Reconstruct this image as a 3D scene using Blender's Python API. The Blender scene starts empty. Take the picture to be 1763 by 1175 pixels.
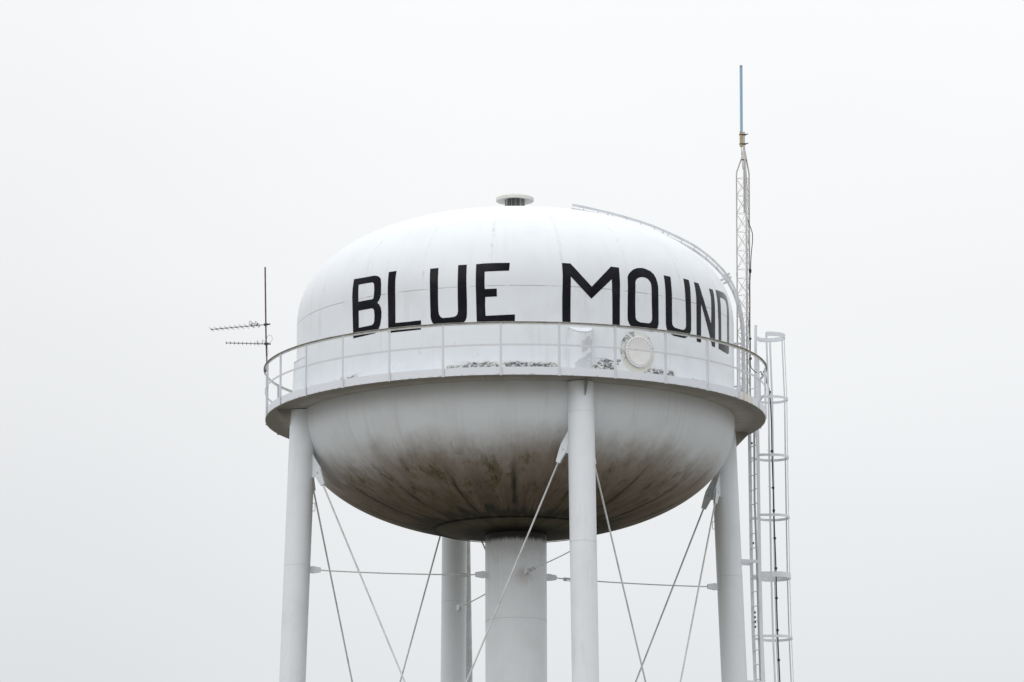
import bpy, bmesh, math, random
from math import sin, cos, pi, radians, sqrt
from mathutils import Vector, Matrix

# ------------------------------------------------------------------ camera, world, sun
S = bpy.context.scene
COL = S.collection
ZG = 21.95                       # height of the balcony deck over the ground
cam = bpy.data.objects.new('camera', bpy.data.cameras.new('camera'))
COL.objects.link(cam)
S.camera = cam
cam.data.sensor_width = 36
cam.data.lens = 193.82
cam.data.clip_start = 1
cam.data.clip_end = 5000
PIT, YAW, ROL = radians(11.1488), radians(-0.03524), radians(-0.1629)
fw = Vector((sin(YAW)*cos(PIT), cos(YAW)*cos(PIT), sin(PIT)))
rt = Vector((cos(YAW), -sin(YAW), 0))
up = rt.cross(fw)
r2 = rt*cos(ROL) + up*sin(ROL)
u2 = -rt*sin(ROL) + up*cos(ROL)
M = Matrix((r2, u2, -fw)).transposed().to_4x4()
M.translation = Vector((0, -111.4359, -20.2838 + ZG))
cam.matrix_world = M
S.render.resolution_x, S.render.resolution_y = 1024, 682
S.view_settings.view_transform = 'Standard'
S.view_settings.look = 'None'
S.view_settings.exposure = 0.0
S.view_settings.gamma = 1.0

# ------------------------------------------------------------------ node expressions
class E:
    """A number or socket with arithmetic: builds Math nodes."""
    def __init__(s, nt, v): s.nt, s.v = nt, v
    def op(s, o, *a, clamp=False):
        n = s.nt.nodes.new('ShaderNodeMath'); n.operation = o; n.use_clamp = clamp
        for i, x in enumerate((s,) + a):
            x = x.v if isinstance(x, E) else x
            if isinstance(x, (int, float)): n.inputs[i].default_value = x
            else: s.nt.links.new(x, n.inputs[i])
        return E(s.nt, n.outputs[0])
    def __add__(s, o): return s.op('ADD', o)
    __radd__ = __add__
    def __sub__(s, o): return s.op('SUBTRACT', o)
    def __rsub__(s, o): return E(s.nt, o).op('SUBTRACT', s)
    def __mul__(s, o): return s.op('MULTIPLY', o)
    __rmul__ = __mul__
    def __truediv__(s, o): return s.op('DIVIDE', o)
    def __pow__(s, o): return s.op('POWER', o)
    def abs(s): return s.op('ABSOLUTE')
    def max(s, o): return s.op('MAXIMUM', o)
    def min(s, o): return s.op('MINIMUM', o)
    def clamp(s): return s.op('ADD', 0.0, clamp=True)
    def ss(s, a, b):             # smooth 0..1 as s goes a -> b
        n = s.nt.nodes.new('ShaderNodeMapRange'); n.interpolation_type = 'SMOOTHSTEP'
        s.nt.links.new(s.v, n.inputs['Value'])
        n.inputs['From Min'].default_value = a; n.inputs['From Max'].default_value = b
        if a > b:
            n.inputs['From Min'].default_value = b; n.inputs['From Max'].default_value = a
            n.inputs['To Min'].default_value = 1; n.inputs['To Max'].default_value = 0
        return E(s.nt, n.outputs[0])
    def box(s, a, b, w):         # 1 between a and b with soft edges w
        return s.ss(a - w, a + w) * s.ss(b + w, b - w)

class Mat:
    def __init__(s, name, rough=.45, ior=1.45, metal=0.0):
        s.m = bpy.data.materials.new(name); s.m.use_nodes = True
        s.nt = s.m.node_tree; s.b = s.nt.nodes['Principled BSDF']
        s.b.inputs['Roughness'].default_value = rough
        s.b.inputs['IOR'].default_value = ior
        s.b.inputs['Metallic'].default_value = metal
        s.tc = s.nt.nodes.new('ShaderNodeTexCoord')
        sp = s.nt.nodes.new('ShaderNodeSeparateXYZ')
        s.nt.links.new(s.tc.outputs['Object'], sp.inputs[0])
        s.x, s.y, s.z = (E(s.nt, o) for o in sp.outputs)
        s.r = (s.x*s.x + s.y*s.y)**.5
        s.phi = s.x.op('ARCTAN2', s.y*-1.0)*57.29578
    def vec(s, a, b, c):
        n = s.nt.nodes.new('ShaderNodeCombineXYZ')
        for i, x in enumerate((a, b, c)):
            x = x.v if isinstance(x, E) else x
            if isinstance(x, (int, float)): n.inputs[i].default_value = x
            else: s.nt.links.new(x, n.inputs[i])
        return n.outputs[0]
    def noise(s, v, scale=1.0, detail=3.0, rough=.55):
        n = s.nt.nodes.new('ShaderNodeTexNoise')
        if v is not None: s.nt.links.new(v, n.inputs['Vector'])
        else: s.nt.links.new(s.tc.outputs['Object'], n.inputs['Vector'])
        n.inputs['Scale'].default_value = scale; n.inputs['Detail'].default_value = detail
        n.inputs['Roughness'].default_value = rough
        return E(s.nt, n.outputs[0])
    def streak(s, k, kz, off=0.0, detail=3.0, rough=.55):   # noise round the axis, stretched along it
        r = s.r.max(.01)
        return s.noise(s.vec(s.x/r*k + off, s.y/r*k, s.z*kz), 1.0, detail, rough)
    def radial(s, k, kr, off=0.0, detail=3.0, rough=.55):
        r = s.r.max(.01)
        return s.noise(s.vec(s.x/r*k + off, s.y/r*k, s.r*kr), 1.0, detail, rough)
    def mix(s, f, a, b):
        n = s.nt.nodes.new('ShaderNodeMix'); n.data_type = 'RGBA'
        f = f.clamp()
        s.nt.links.new(f.v, n.inputs[0])
        for i, x in ((6, a), (7, b)):
            if isinstance(x, tuple): n.inputs[i].default_value = (*x, 1)
            else: s.nt.links.new(x, n.inputs[i])
        return n.outputs[2]
    def out(s, c):
        if isinstance(c, tuple): s.b.inputs['Base Color'].default_value = (*c, 1)
        else: s.nt.links.new(c, s.b.inputs['Base Color'])
        return s
    def bump(s, h, dist=.01, st=1.0):
        n = s.nt.nodes.new('ShaderNodeBump'); n.inputs['Distance'].default_value = dist
        n.inputs['Strength'].default_value = st
        s.nt.links.new(h.v, n.inputs['Height']); s.nt.links.new(n.outputs[0], s.b.inputs['Normal'])
        return s

# sky: pale stratus overcast, brighter towards the zenith, over a little of the clear Sky Texture
W = bpy.data.worlds.new('World'); S.world = W; W.use_nodes = True
nt = W.node_tree
bg = nt.nodes['Background']
SUN_EL, SUN_AZ = radians(36), radians(215)      # azimuth clockwise from +Y (north)
sky = nt.nodes.new('ShaderNodeTexSky'); sky.sky_type = 'NISHITA'; sky.sun_disc = False
sky.sun_elevation = SUN_EL; sky.sun_rotation = SUN_AZ
tc = nt.nodes.new('ShaderNodeTexCoord')
sp = nt.nodes.new('ShaderNodeSeparateXYZ'); nt.links.new(tc.outputs['Generated'], sp.inputs[0])
zx, zz = E(nt, sp.outputs[0]), E(nt, sp.outputs[2])
n1 = nt.nodes.new('ShaderNodeTexNoise'); n1.inputs['Scale'].default_value = 7; n1.inputs['Detail'].default_value = 4
nt.links.new(tc.outputs['Generated'], n1.inputs['Vector'])
n2 = nt.nodes.new('ShaderNodeTexNoise'); n2.inputs['Scale'].default_value = 22; n2.inputs['Detail'].default_value = 5
mp = nt.nodes.new('ShaderNodeMapping'); mp.inputs['Scale'].default_value = (.6, .6, 1.7)
nt.links.new(tc.outputs['Generated'], mp.inputs[0]); nt.links.new(mp.outputs[0], n2.inputs['Vector'])
cie = (zz.max(0.0).min(.30)*2.6 + zz.box(.165, .235, .035)*.030 + (zz - .30).max(0.0)*.98 + 1.0)*.576*(1.0 - zx.ss(-.005, -.10)*.055)*((E(nt, n1.outputs[0]) - .5)*.05 + (E(nt, n2.outputs[0]) - .5)*.035 + 1.0)
ctint = nt.nodes.new('ShaderNodeMix'); ctint.data_type = 'RGBA'
nt.links.new(zz.ss(.10, .27).v, ctint.inputs[0])
ctint.inputs[6].default_value = (.978, .992, 1.008, 1)
ctint.inputs[7].default_value = (.994, 1.0, 1.001, 1)
vm = nt.nodes.new('ShaderNodeVectorMath'); vm.operation = 'SCALE'
nt.links.new(ctint.outputs[2], vm.inputs[0]); nt.links.new(cie.v, vm.inputs['Scale'])
sk = nt.nodes.new('ShaderNodeVectorMath'); sk.operation = 'SCALE'
nt.links.new(sky.outputs[0], sk.inputs[0]); sk.inputs['Scale'].default_value = .006
ad = nt.nodes.new('ShaderNodeVectorMath'); ad.operation = 'ADD'
nt.links.new(vm.outputs[0], ad.inputs[0]); nt.links.new(sk.outputs[0], ad.inputs[1])
sat = nt.nodes.new('ShaderNodeHueSaturation')
sat.inputs['Saturation'].default_value = 1.0
nt.links.new(ad.outputs[0], sat.inputs['Color'])
nt.links.new(sat.outputs[0], bg.inputs['Color'])
bg.inputs['Strength'].default_value = 1.0

sun = bpy.data.objects.new('sun', bpy.data.lights.new('sun', 'SUN')); COL.objects.link(sun)
sun.data.energy = 0.5; sun.data.angle = radians(40); sun.data.color = (1.0, .975, .95)
sd = Vector((sin(SUN_AZ)*cos(SUN_EL), cos(SUN_AZ)*cos(SUN_EL), sin(SUN_EL)))
sun.rotation_euler = sd.to_track_quat('Z', 'Y').to_euler(); sun.location = sd*60

# ------------------------------------------------------------------ mesh helpers
class MB:
    def __init__(s): s.v, s.f, s.m = [], [], []
    def add(s, vs, fs, mi=0):
        o = len(s.v); s.v += [tuple(v) for v in vs]
        s.f += [tuple(i + o for i in f) for f in fs]; s.m += [mi]*len(fs); return s
    def frame(s, d):
        d = d.normalized(); a = Vector((0, 0, 1)) if abs(d.z) < .9 else Vector((1, 0, 0))
        u = d.cross(a).normalized(); return u, d.cross(u).normalized()
    def tube(s, pts, r, n=10, mi=0, cap=True, close=False):
        pts = [Vector(p) for p in pts]; k = len(pts); vs = []
        rs = r if isinstance(r, (list, tuple)) else [r]*k
        u0 = None
        for i, p in enumerate(pts):
            if close: d = pts[(i+1) % k] - pts[i-1]
            else: d = pts[min(i+1, k-1)] - pts[max(i-1, 0)]
            d.normalize()
            if u0 is None: u0, _ = s.frame(d)
            u0 = (u0 - d*u0.dot(d)).normalized(); w = d.cross(u0)
            vs += [p + (u0*cos(2*pi*j/n) + w*sin(2*pi*j/n))*rs[i] for j in range(n)]
        fs = []
        for i in range(k if close else k-1):
            a, b = i*n, ((i+1) % k)*n
            fs += [(a+j, a+(j+1) % n, b+(j+1) % n, b+j) for j in range(n)]
        if cap and not close: fs += [tuple(range(n))[::-1], tuple(range((k-1)*n, k*n))]
        return s.add(vs, fs, mi)
    def box(s, c, u, v, w, hu, hv, hw, mi=0):
        c = Vector(c); u, v, w = (Vector(q).normalized() for q in (u, v, w))
        vs = [c + u*hu*a + v*hv*b + w*hw*e for a in (-1, 1) for b in (-1, 1) for e in (-1, 1)]
        return s.add(vs, [(0,1,3,2),(4,6,7,5),(0,4,5,1),(2,3,7,6),(0,2,6,4),(1,5,7,3)], mi)
    def bar(s, p0, p1, side, hs, ht, mi=0):      # flat bar from p0 to p1, hs half width along side
        p0, p1 = Vector(p0), Vector(p1); d = (p1-p0); L = d.length; d.normalize()
        side = Vector(side); side = (side - d*side.dot(d)).normalized(); t = d.cross(side)
        return s.box((p0+p1)/2, d, side, t, L/2, hs, ht, mi)
    def strip(s, pts, sides, hs, ht, close=False, mi=0):   # flat bar along a path
        pts = [Vector(p) for p in pts]; k = len(pts); vs = []
        for i, p in enumerate(pts):
            d = (pts[(i+1) % k] - pts[i-1]) if close else (pts[min(i+1, k-1)] - pts[max(i-1, 0)])
            d.normalize(); sd_ = Vector(sides[i]); sd_ = (sd_ - d*sd_.dot(d)).normalized(); t = d.cross(sd_)
            vs += [p + sd_*hs*a + t*ht*b for a, b in ((-1,-1),(1,-1),(1,1),(-1,1))]
        fs = []
        for i in range(k if close else k-1):
            a, b = i*4, ((i+1) % k)*4
            fs += [(a+j, a+(j+1) % 4, b+(j+1) % 4, b+j) for j in range(4)]
        if not close: fs += [(3,2,1,0), tuple(range(4*k-4, 4*k))]
        return s.add(vs, fs, mi)
    def lathe(s, prof, n=192, a0=0., a1=360., mi=0, closed_prof=False):
        full = abs(a1-a0) >= 359.99; vs = []; k = len(prof); m = n if full else n+1
        for i in range(m):
            a = radians(a0 + (a1-a0)*i/n)
            vs += [(r*sin(a), -r*cos(a), z) for r, z in prof]
        fs = []
        for i in range(n):
            a, b = i*k, ((i+1) % m)*k
            for j in range(k if closed_prof else k-1):
                fs.append((a+j, a+(j+1) % k, b+(j+1) % k, b+j))
        if not full and closed_prof: fs += [tuple(range(k))[::-1], tuple(range((m-1)*k, m*k))]
        return s.add(vs, fs, mi)
    def prism(s, poly, o, u, v, t, mi=0):        # polygon in the (u, v) plane, thickness t
        o, u, v = Vector(o), Vector(u).normalized(), Vector(v).normalized(); n = u.cross(v).normalized(); k = len(poly)
        vs = [o + u*a + v*b + n*t*e for e in (-.5, .5) for a, b in poly]
        fs = [tuple(range(k))[::-1], tuple(range(k, 2*k))] + [(i, (i+1) % k, (i+1) % k + k, i + k) for i in range(k)]
        return s.add(vs, fs, mi)
    def obj(s, name, mats, parent=None, smooth=True, sharp=35):
        me = bpy.data.meshes.new(name); me.from_pydata(s.v, [], s.f)
        for m in (mats if isinstance(mats, (list, tuple)) else [mats]): me.materials.append(m.m if isinstance(m, Mat) else m)
        me.polygons.foreach_set('material_index', s.m)
        bm = bmesh.new(); bm.from_mesh(me); bmesh.ops.recalc_face_normals(bm, faces=bm.faces); bm.to_mesh(me); bm.free()
        me.polygons.foreach_set('use_smooth', [smooth]*len(me.polygons))
        if smooth: me.set_sharp_from_angle(angle=radians(sharp))
        me.update()
        o = bpy.data.objects.new(name, me); COL.objects.link(o)
        if parent: o.parent = parent
        return o

def tag(o, label=None, cat=None, group=None, kind=None):
    if label: o['label'] = label
    if cat: o['category'] = cat
    if group: o['group'] = group
    if kind: o['kind'] = kind
    return o
def empty(name, loc=(0, 0, 0)):
    o = bpy.data.objects.new(name, None); COL.objects.link(o); o.location = loc; return o
def az(a): a = radians(a); return Vector((sin(a), -cos(a), 0))
def tg(a): a = radians(a); return Vector((cos(a), sin(a), 0))
UP = Vector((0, 0, 1))

R, ZS, DM, DB = 4.5, 1.915, 2.25, 2.345         # tank radius, shell top, dome exponent and height
BM, BB, BZ = 2.1, 2.3, -.1                       # bowl exponent, depth, equator
def dome_z(r): return ZS + DB*(1 - min(r/R, 1)**DM)**(1/DM)

# ------------------------------------------------------------------ materials
WHITE = (.780, .814, .858)
def white_base(m, k=1.0):
    """aged white enamel: faint blotches and run-down streaks"""
    a = m.noise(None, 1.3, 5, .6); b = m.streak(30, .5, 3.0, 4, .6)
    f = (a.ss(.45, .75)*.35 + b.ss(.52, .8)*.5)*k
    return m.mix(f, WHITE, (.60, .61, .62))

dome_m = Mat('dome_paint', .32)
c = white_base(dome_m, .5)
q = ((dome_m.phi + 6.09 + 360.0)/18.0); fr = (q.op('FRACT') - .5).abs()       # .5 at each meridian weld
dist = (.5 - fr)*18.0*.01745*dome_m.r                                        # metres from the weld
wob = (dome_m.noise(None, 5, 3) - .5)*.05
spot = dome_m.noise(None, 3.2, 5, .65)
line = (dist + wob).ss(.055, .012)*spot.ss(.47, .66)*dome_m.noise(None, 17, 2).ss(.36, .6)
thin = dist.ss(.012, .003)*.12
c = dome_m.mix((line*.42 + thin)*dome_m.z.ss(1.95, 2.25), c, (.42, .44, .45))
c = dome_m.mix(dome_m.noise(None, 2.4, 6, .7).ss(.66, .72)*.16, c, (.45, .47, .48))
seam = (dome_m.z - ZS - .004).abs().ss(.008, .002)*dome_m.streak(8, 1, 1.).ss(.35, .55)
c = dome_m.mix(seam*.62, c, (.26, .27, .28))
dome_m.out(c).bump(dist.ss(.03, .0)*.6 + dome_m.noise(None, .9, 2)*4.0, .006, .6)

shell_m = Mat('shell_paint', .30)
c = white_base(shell_m, .8)
seam = (shell_m.z - ZS + .004).abs().ss(.008, .002)*shell_m.streak(8, 1, 1.).ss(.35, .55)
c = shell_m.mix(seam*.62, c, (.26, .27, .28))
ragged = shell_m.streak(48, 17, 5., 6, .78); rag2 = shell_m.streak(20, 7, 9., 3, .6); rag3 = shell_m.streak(75, 42, 2., 6, .8)
zj = shell_m.z + (ragged - .5)*.20 + (rag2 - .5)*.14
P = shell_m.phi
def patch(a, b, z0, z1, wa=.6, wz=.02):
    return (P + (rag2 - .5)*8.).box(a, b, wa)*zj.box(z0, z1, wz)
cream = patch(-18, 12, .2, .40, 1., .02).max(patch(20, 46, .2, .47, 1.5, .03)).max(patch(-52, -44, .2, .40, 1., .015))
c = shell_m.mix(cream*rag2.ss(.3, .6)*.6, c, (.70, .685, .62))
gray = (P.box(16.2, 19.3, .2)*(zj + (P - 18.2).abs()*.06).box(.66, .90, .02)).max(P.box(18.6, 19.3, .15)*zj.box(.4, .56, .04))
gtri = P.box(14.6, 19.3, .25)*(zj - (P - 14.6)*.050).ss(.385, .355)
c = shell_m.mix(gray.max(gtri)*ragged.ss(.34, .46)*.60, c, (.42, .435, .455))
black = (patch(-12.8, -4.5, .2, .38).max(patch(-2.6, 10.6, .2, .37)).max(patch(20.8, 26.3, .2, .49, .3, .02))
         .max(patch(34.5, 44.5, .2, .41, .8)).max(patch(-47.5, -44.8, .2, .375, .3)).max(patch(-51.5, -50, .2, .375, .3)).max(patch(52.5, 59, .2, .365, .5))
         .max(patch(-17.8, -12.8, .2, .325, .3)))
rag4 = shell_m.streak(150, 38, 8., 5, .75)
c = shell_m.mix(black*ragged.ss(.42, .50)*rag3.ss(.36, .50)*.75, c, (.40, .40, .41))
c = shell_m.mix(black*ragged.ss(.42, .50)*rag3.ss(.40, .49)*rag4.ss(.38, .50), c, (.030, .032, .042))
c = shell_m.mix(((shell_m.streak(14, 2.2, 4., 3) .ss(.68, .72))*.25), c, (.5, .52, .55))
shell_m.out(c).bump(shell_m.noise(None, .8, 2)*4.0, .008, .5)

bowl_m = Mat('bowl_paint', .6, 1.20)
b = bowl_m
w0 = white_base(b, .8)
big = b.radial(3.2, .35, 1.0, 3, .6); fine = b.radial(21, .75, 4., 6, .70); vfine = b.radial(95, 1.2, 7., 4, .7)
ctr = b.radial(9, .5, 2., 4, .6)
blot = b.noise(b.vec(b.x*1.0, b.y*1.0, b.z*.55), 3.1, 6, .68); blot2 = b.radial(11, 1.9, 9., 6, .72)
fleck = b.radial(70, 5.5, 3., 4, .7)
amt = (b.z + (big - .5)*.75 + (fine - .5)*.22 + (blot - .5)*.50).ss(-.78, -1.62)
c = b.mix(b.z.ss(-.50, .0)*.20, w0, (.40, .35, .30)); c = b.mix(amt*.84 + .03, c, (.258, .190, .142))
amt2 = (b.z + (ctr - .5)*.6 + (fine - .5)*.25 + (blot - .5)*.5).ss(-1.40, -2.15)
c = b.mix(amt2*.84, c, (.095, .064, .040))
green = (blot2.ss(.46, .62)*ctr.ss(.40, .54))*b.z.ss(-1.10, -1.6)*(b.y.ss(1.5, -1.5)*.75 + .25)
c = b.mix(green*.72, c, (.110, .095, .022))
blk = blot2.ss(.50, .64)*fleck.ss(.46, .60)*fine.ss(.42, .58)*b.z.ss(-1.20, -1.75)
c = b.mix(blk*.80, c, (.022, .020, .016))
ppl = b.radial(34, 1.4, 11., 5, .65).ss(.52, .66)*b.z.ss(-1.0, -1.5)*.40
c = b.mix(ppl, c, (.235, .190, .175))
fl2 = fleck.ss(.56, .68)*b.z.ss(-.9, -1.4)*.30
c = b.mix(fl2, c, (.045, .040, .030))
pale = b.radial(48, .5, 15., 4, .6).ss(.60, .74)*b.z.ss(-.7, -1.3)*.30
c = b.mix(pale, c, (.36, .345, .32))
mer = ((b.phi + 360. + .6)/22.5).op('FRACT'); md = (.5 - (mer - .5).abs())*22.5*.01745*b.r
mln = (md + (blot2 - .5)*.40).ss(.10, .0)*b.z.ss(-1.25, -1.9)*fine.ss(.34, .55)
c = b.mix(mln*.90, c, (.016, .015, .012))
ring2 = (b.r + (ctr - .5)*1.6 + (fine - .5)*.5).box(1.62, 2.05, .16)
c = b.mix(ring2*.84, c, (.018, .020, .006))
crn = (b.r - 1.67).abs().ss(.035, .008)*.8
c = b.mix(crn, c, (.015, .013, .011))
moss = (b.r + (blot2 - .5)*.5).ss(1.70, 1.5)*blot.ss(.35, .6)
c = b.mix(moss*.80, c, (.085, .082, .022))
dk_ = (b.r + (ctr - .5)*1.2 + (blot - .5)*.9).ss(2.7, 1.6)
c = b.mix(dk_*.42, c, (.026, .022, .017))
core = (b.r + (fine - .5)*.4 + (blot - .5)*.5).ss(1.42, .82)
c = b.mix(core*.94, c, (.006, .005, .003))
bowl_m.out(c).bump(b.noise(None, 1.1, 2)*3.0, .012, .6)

leg_m = Mat('leg_paint', .40)
c = white_base(leg_m, .7)
c = leg_m.mix(leg_m.noise(None, 6, 4, .7).ss(.68, .76)*.25, c, (.5, .52, .55))
leg_m.out(c)
def grimy_leg(name, lx, ly, k):                    # grime on the side that faces the tank's axis
    m = Mat(name, .45); c = white_base(m, .7)
    nx, ny = lx/sqrt(lx*lx+ly*ly), ly/sqrt(lx*lx+ly*ly)
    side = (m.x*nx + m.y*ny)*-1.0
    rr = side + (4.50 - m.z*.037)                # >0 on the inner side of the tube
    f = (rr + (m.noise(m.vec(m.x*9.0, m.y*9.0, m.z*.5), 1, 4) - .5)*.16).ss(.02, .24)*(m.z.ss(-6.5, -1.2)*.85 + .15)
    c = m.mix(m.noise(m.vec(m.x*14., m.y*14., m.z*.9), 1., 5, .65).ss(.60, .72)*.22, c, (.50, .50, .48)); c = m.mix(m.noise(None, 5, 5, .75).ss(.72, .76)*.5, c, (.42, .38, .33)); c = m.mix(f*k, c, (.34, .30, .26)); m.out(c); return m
col_m = Mat('column_paint', .45)
c = white_base(col_m, .9)
drip = (col_m.streak(22, .12, 1., 4, .6)).ss(.55, .75)*col_m.z.ss(-6.0, -2.6)
c = col_m.mix(drip*.32 + .12, c, (.42, .41, .38))
c = col_m.mix((col_m.z + 4.155).abs().ss(.008, .002)*.35, c, (.25, .26, .27))
cp = Vector((.62*sin(radians(16.65)), -.62*cos(radians(16.65))))
dd = ((col_m.x - cp.x + .03)**2.0 + ((col_m.z + 3.30)*.8)*((col_m.z + 3.30)*.8))**.5
c = col_m.mix((dd + (col_m.noise(None, 9, 3) - .5)*.12).ss(.22, .05)*.35*col_m.y.ss(0, -.4), c, (.40, .31, .24))
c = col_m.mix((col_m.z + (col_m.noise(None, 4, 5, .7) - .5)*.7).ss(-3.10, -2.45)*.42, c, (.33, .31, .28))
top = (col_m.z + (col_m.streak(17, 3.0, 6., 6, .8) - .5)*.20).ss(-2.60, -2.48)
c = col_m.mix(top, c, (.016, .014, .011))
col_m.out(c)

steel_m = Mat('white_steel', .42)
c = steel_m.mix(steel_m.noise(None, 3.5, 4, .6).ss(.5, .8)*.6, WHITE, (.62, .63, .62))
rustn = steel_m.noise(None, 2.1, 5, .75)
c = steel_m.mix(rustn.ss(.66, .72)*.55, c, (.60, .45, .25))
steel_m.out(c)
fas_m = Mat('fascia_paint', .42)
c = fas_m.mix(fas_m.noise(None, 3.5, 4, .6).ss(.5, .8)*.5, (.755, .785, .845), (.69, .71, .745))
c = fas_m.mix(fas_m.phi.box(61.5, 68.5, 1.6)*fas_m.streak(55, 2., 1., 4).ss(.40, .56)*.8, c, (.62, .50, .28))
c = fas_m.mix(fas_m.noise(None, 5.5, 4, .7).ss(.67, .72)*.4, c, (.62, .55, .42))
c = fas_m.mix(fas_m.z.ss(.03, .0)*fas_m.streak(40, 3, 2., 3).ss(.45, .65)*.6, c, (.35, .31, .26))
c = fas_m.mix(fas_m.streak(70, 1.2, 5., 3, .6).ss(.70, .74)*.5, c, (.50, .38, .24))
fas_m.out(c)
rail_m = Mat('rail_paint', .5)
c = rail_m.mix(rail_m.streak(16, 1, 4., 5, .7).ss(.40, .66), (.46, .455, .44), (.28, .26, .225))
c = rail_m.mix(rail_m.phi.box(58, 70, 3.)*rail_m.streak(45, 2, 6., 3).ss(.4, .55)*.8, c, (.42, .30, .12))
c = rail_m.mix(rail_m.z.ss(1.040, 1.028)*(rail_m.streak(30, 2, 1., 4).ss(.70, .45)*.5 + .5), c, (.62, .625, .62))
rail_m.out(c)
post_m = Mat('post_paint', .45)
c = post_m.mix(post_m.noise(None, 3.5, 4, .6).ss(.5, .8)*.6, (.665, .68, .72), (.58, .585, .60))
c = post_m.mix(post_m.streak(5, 1.5, 2., 5, .75).ss(.64, .68)*.6, c, (.56, .45, .26))
post_m.out(c)
under_m = Mat('deck_underside', .6)
u = under_m
c = u.mix(u.noise(None, 1.6, 5, .6).ss(.3, .7), (.50, .47, .44), (.40, .37, .335))
c = u.mix((u.r + (u.noise(None, 3, 4) - .5)*.3).ss(4.60, 4.95)*.75, c, (.235, .205, .18))
pl = ((u.phi + 367.)/20.).op('FRACT'); pdist = (.5 - (pl - .5).abs())*20*.01745*u.r
c = u.mix(pdist.ss(.014, .004)*.7, c, (.12, .10, .08))
c = u.mix(u.radial(60, 1.5, 3., 4).ss(.6, .75)*.5, c, (.25, .20, .16))
under_m.out(c)
galv_m = Mat('galvanised_steel', .5, metal=.35)
galv_m.out(galv_m.mix(galv_m.noise(None, 22, 4, .6), (.42, .41, .395), (.56, .55, .54)))
rod_m = Mat('rod_paint', .5); rod_m.out(rod_m.mix(rod_m.noise(None, 4, 4).ss(.4, .7), (.70, .715, .73), (.55, .56, .56)))
let_m = Mat('black_letter_paint', .20, 1.21)
let_m.out(let_m.mix((let_m.z - ZS).abs().ss(.010, .003)*.8 + let_m.noise(None, 2.5, 5, .6).ss(.4, .75), (.0035, .0035, .0075), (.014, .014, .020)))
cable_m = Mat('black_cable_jacket', .5); cable_m.out((.018, .018, .020))
graycable_m = Mat('grey_cable_jacket', .6); graycable_m.out((.35, .36, .37))
ladder_m = Mat('ladder_paint', .5); ladder_m.out(ladder_m.mix(ladder_m.noise(None, 4, 4).ss(.4, .7), (.60, .625, .66), (.52, .535, .55)))
rust_m = Mat('rusty_pipe', .75)
rust_m.out(rust_m.mix(rust_m.noise(rust_m.vec(rust_m.x*4., rust_m.y*4., rust_m.z*9.), 1., 4, .7).ss(.35, .7), (.085, .040, .036), (.20, .11, .095)))
dark_m = Mat('dark_clamp', .6); dark_m.out((.045, .038, .036))
alu_m = Mat('weathered_aluminium', .5, metal=.5); alu_m.out((.30, .30, .31))
blue_m = Mat('blue_radome', .5); blue_m.out(blue_m.mix(blue_m.noise(None, 6, 3), (.27, .42, .56), (.31, .46, .60)))
tan_m = Mat('tan_sleeve', .55); tan_m.out(tan_m.mix(tan_m.noise(None, 25, 4), (.50, .40, .22), (.38, .29, .15)))
cream_m = Mat('cream_primer', .55)
c = cream_m.mix(cream_m.noise(None, 5, 5, .65).ss(.35, .7), (.79, .79, .785), (.745, .74, .715))
cream_m.out(c)
pad_m = Mat('manhole_pad_paint', .5)
px = pad_m
MA, MZ = 32.76, .70
ex = (px.phi - MA)*.01745*4.5; ez = px.z - MZ
ang = ez.op('ARCTAN2', ex)*57.29578
c = px.mix(ez.ss(.20, -.15)*.9, (.73, .745, .745), (.70, .685, .61))
pn = px.noise(None, 9, 6, .75); pn2 = px.noise(None, 60, 3, .6)
rr = (ex*ex + ez*ez)**.5
bm_ = (ang.box(105, 181, 6).max(ang.box(-180, -172, 3)).max(ang.box(-172, -150, 5)*.9).max(ang.box(15, 52, 4)*rr.ss(.37, .40)))*pn.ss(.46, .55)
c = px.mix(bm_*.7*pn2.ss(.30, .5), c, (.34, .345, .36))
c = px.mix(bm_*pn2.ss(.42, .54), c, (.05, .063, .075))
pad_m.out(c)
vent_m = Mat('vent_cap_paint', .6)
c = vent_m.mix(vent_m.noise(None, 5, 4, .6).ss(.4, .7), (.70, .70, .665), (.56, .57, .52)); vent_m.out(c)
screen_m = Mat('vent_screen', .7)
c = screen_m.mix(screen_m.streak(3.2, .3, 3., 5, .7).ss(.4, .62), (.05, .05, .045), (.40, .40, .39))
screen_m.out(c)
conc_m = Mat('concrete', .9); conc_m.out(conc_m.mix(conc_m.noise(None, 6, 5), (.30, .29, .27), (.40, .39, .36)))
grass_m = Mat('grass', .95)
c = grass_m.mix(grass_m.noise(None, .03, 5, .6).ss(.35, .65), (.155, .150, .130), (.200, .190, .168))
c = grass_m.mix(grass_m.noise(None, 3.0, 5, .7).ss(.4, .7)*.6, c, (.105, .115, .085))
grass_m.out(c)

# ------------------------------------------------------------------ ground
g = MB(); N = 24
for i in range(N+1):
    for j in range(N+1): g.v.append(((i/N-.5)*4000, (j/N-.5)*4000, 0))
g.f = [(i*(N+1)+j, (i+1)*(N+1)+j, (i+1)*(N+1)+j+1, i*(N+1)+j+1) for i in range(N) for j in range(N)]; g.m = [0]*len(g.f)
tag(g.obj('ground', grass_m, None, False), kind='structure')

# ------------------------------------------------------------------ the water tower
T = empty('water_tower', (0, 0, ZG))
tag(T, 'white water tower with round bowl-bottomed tank lettered BLUE MOUND on four splayed tubular legs', 'water tower')

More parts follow.
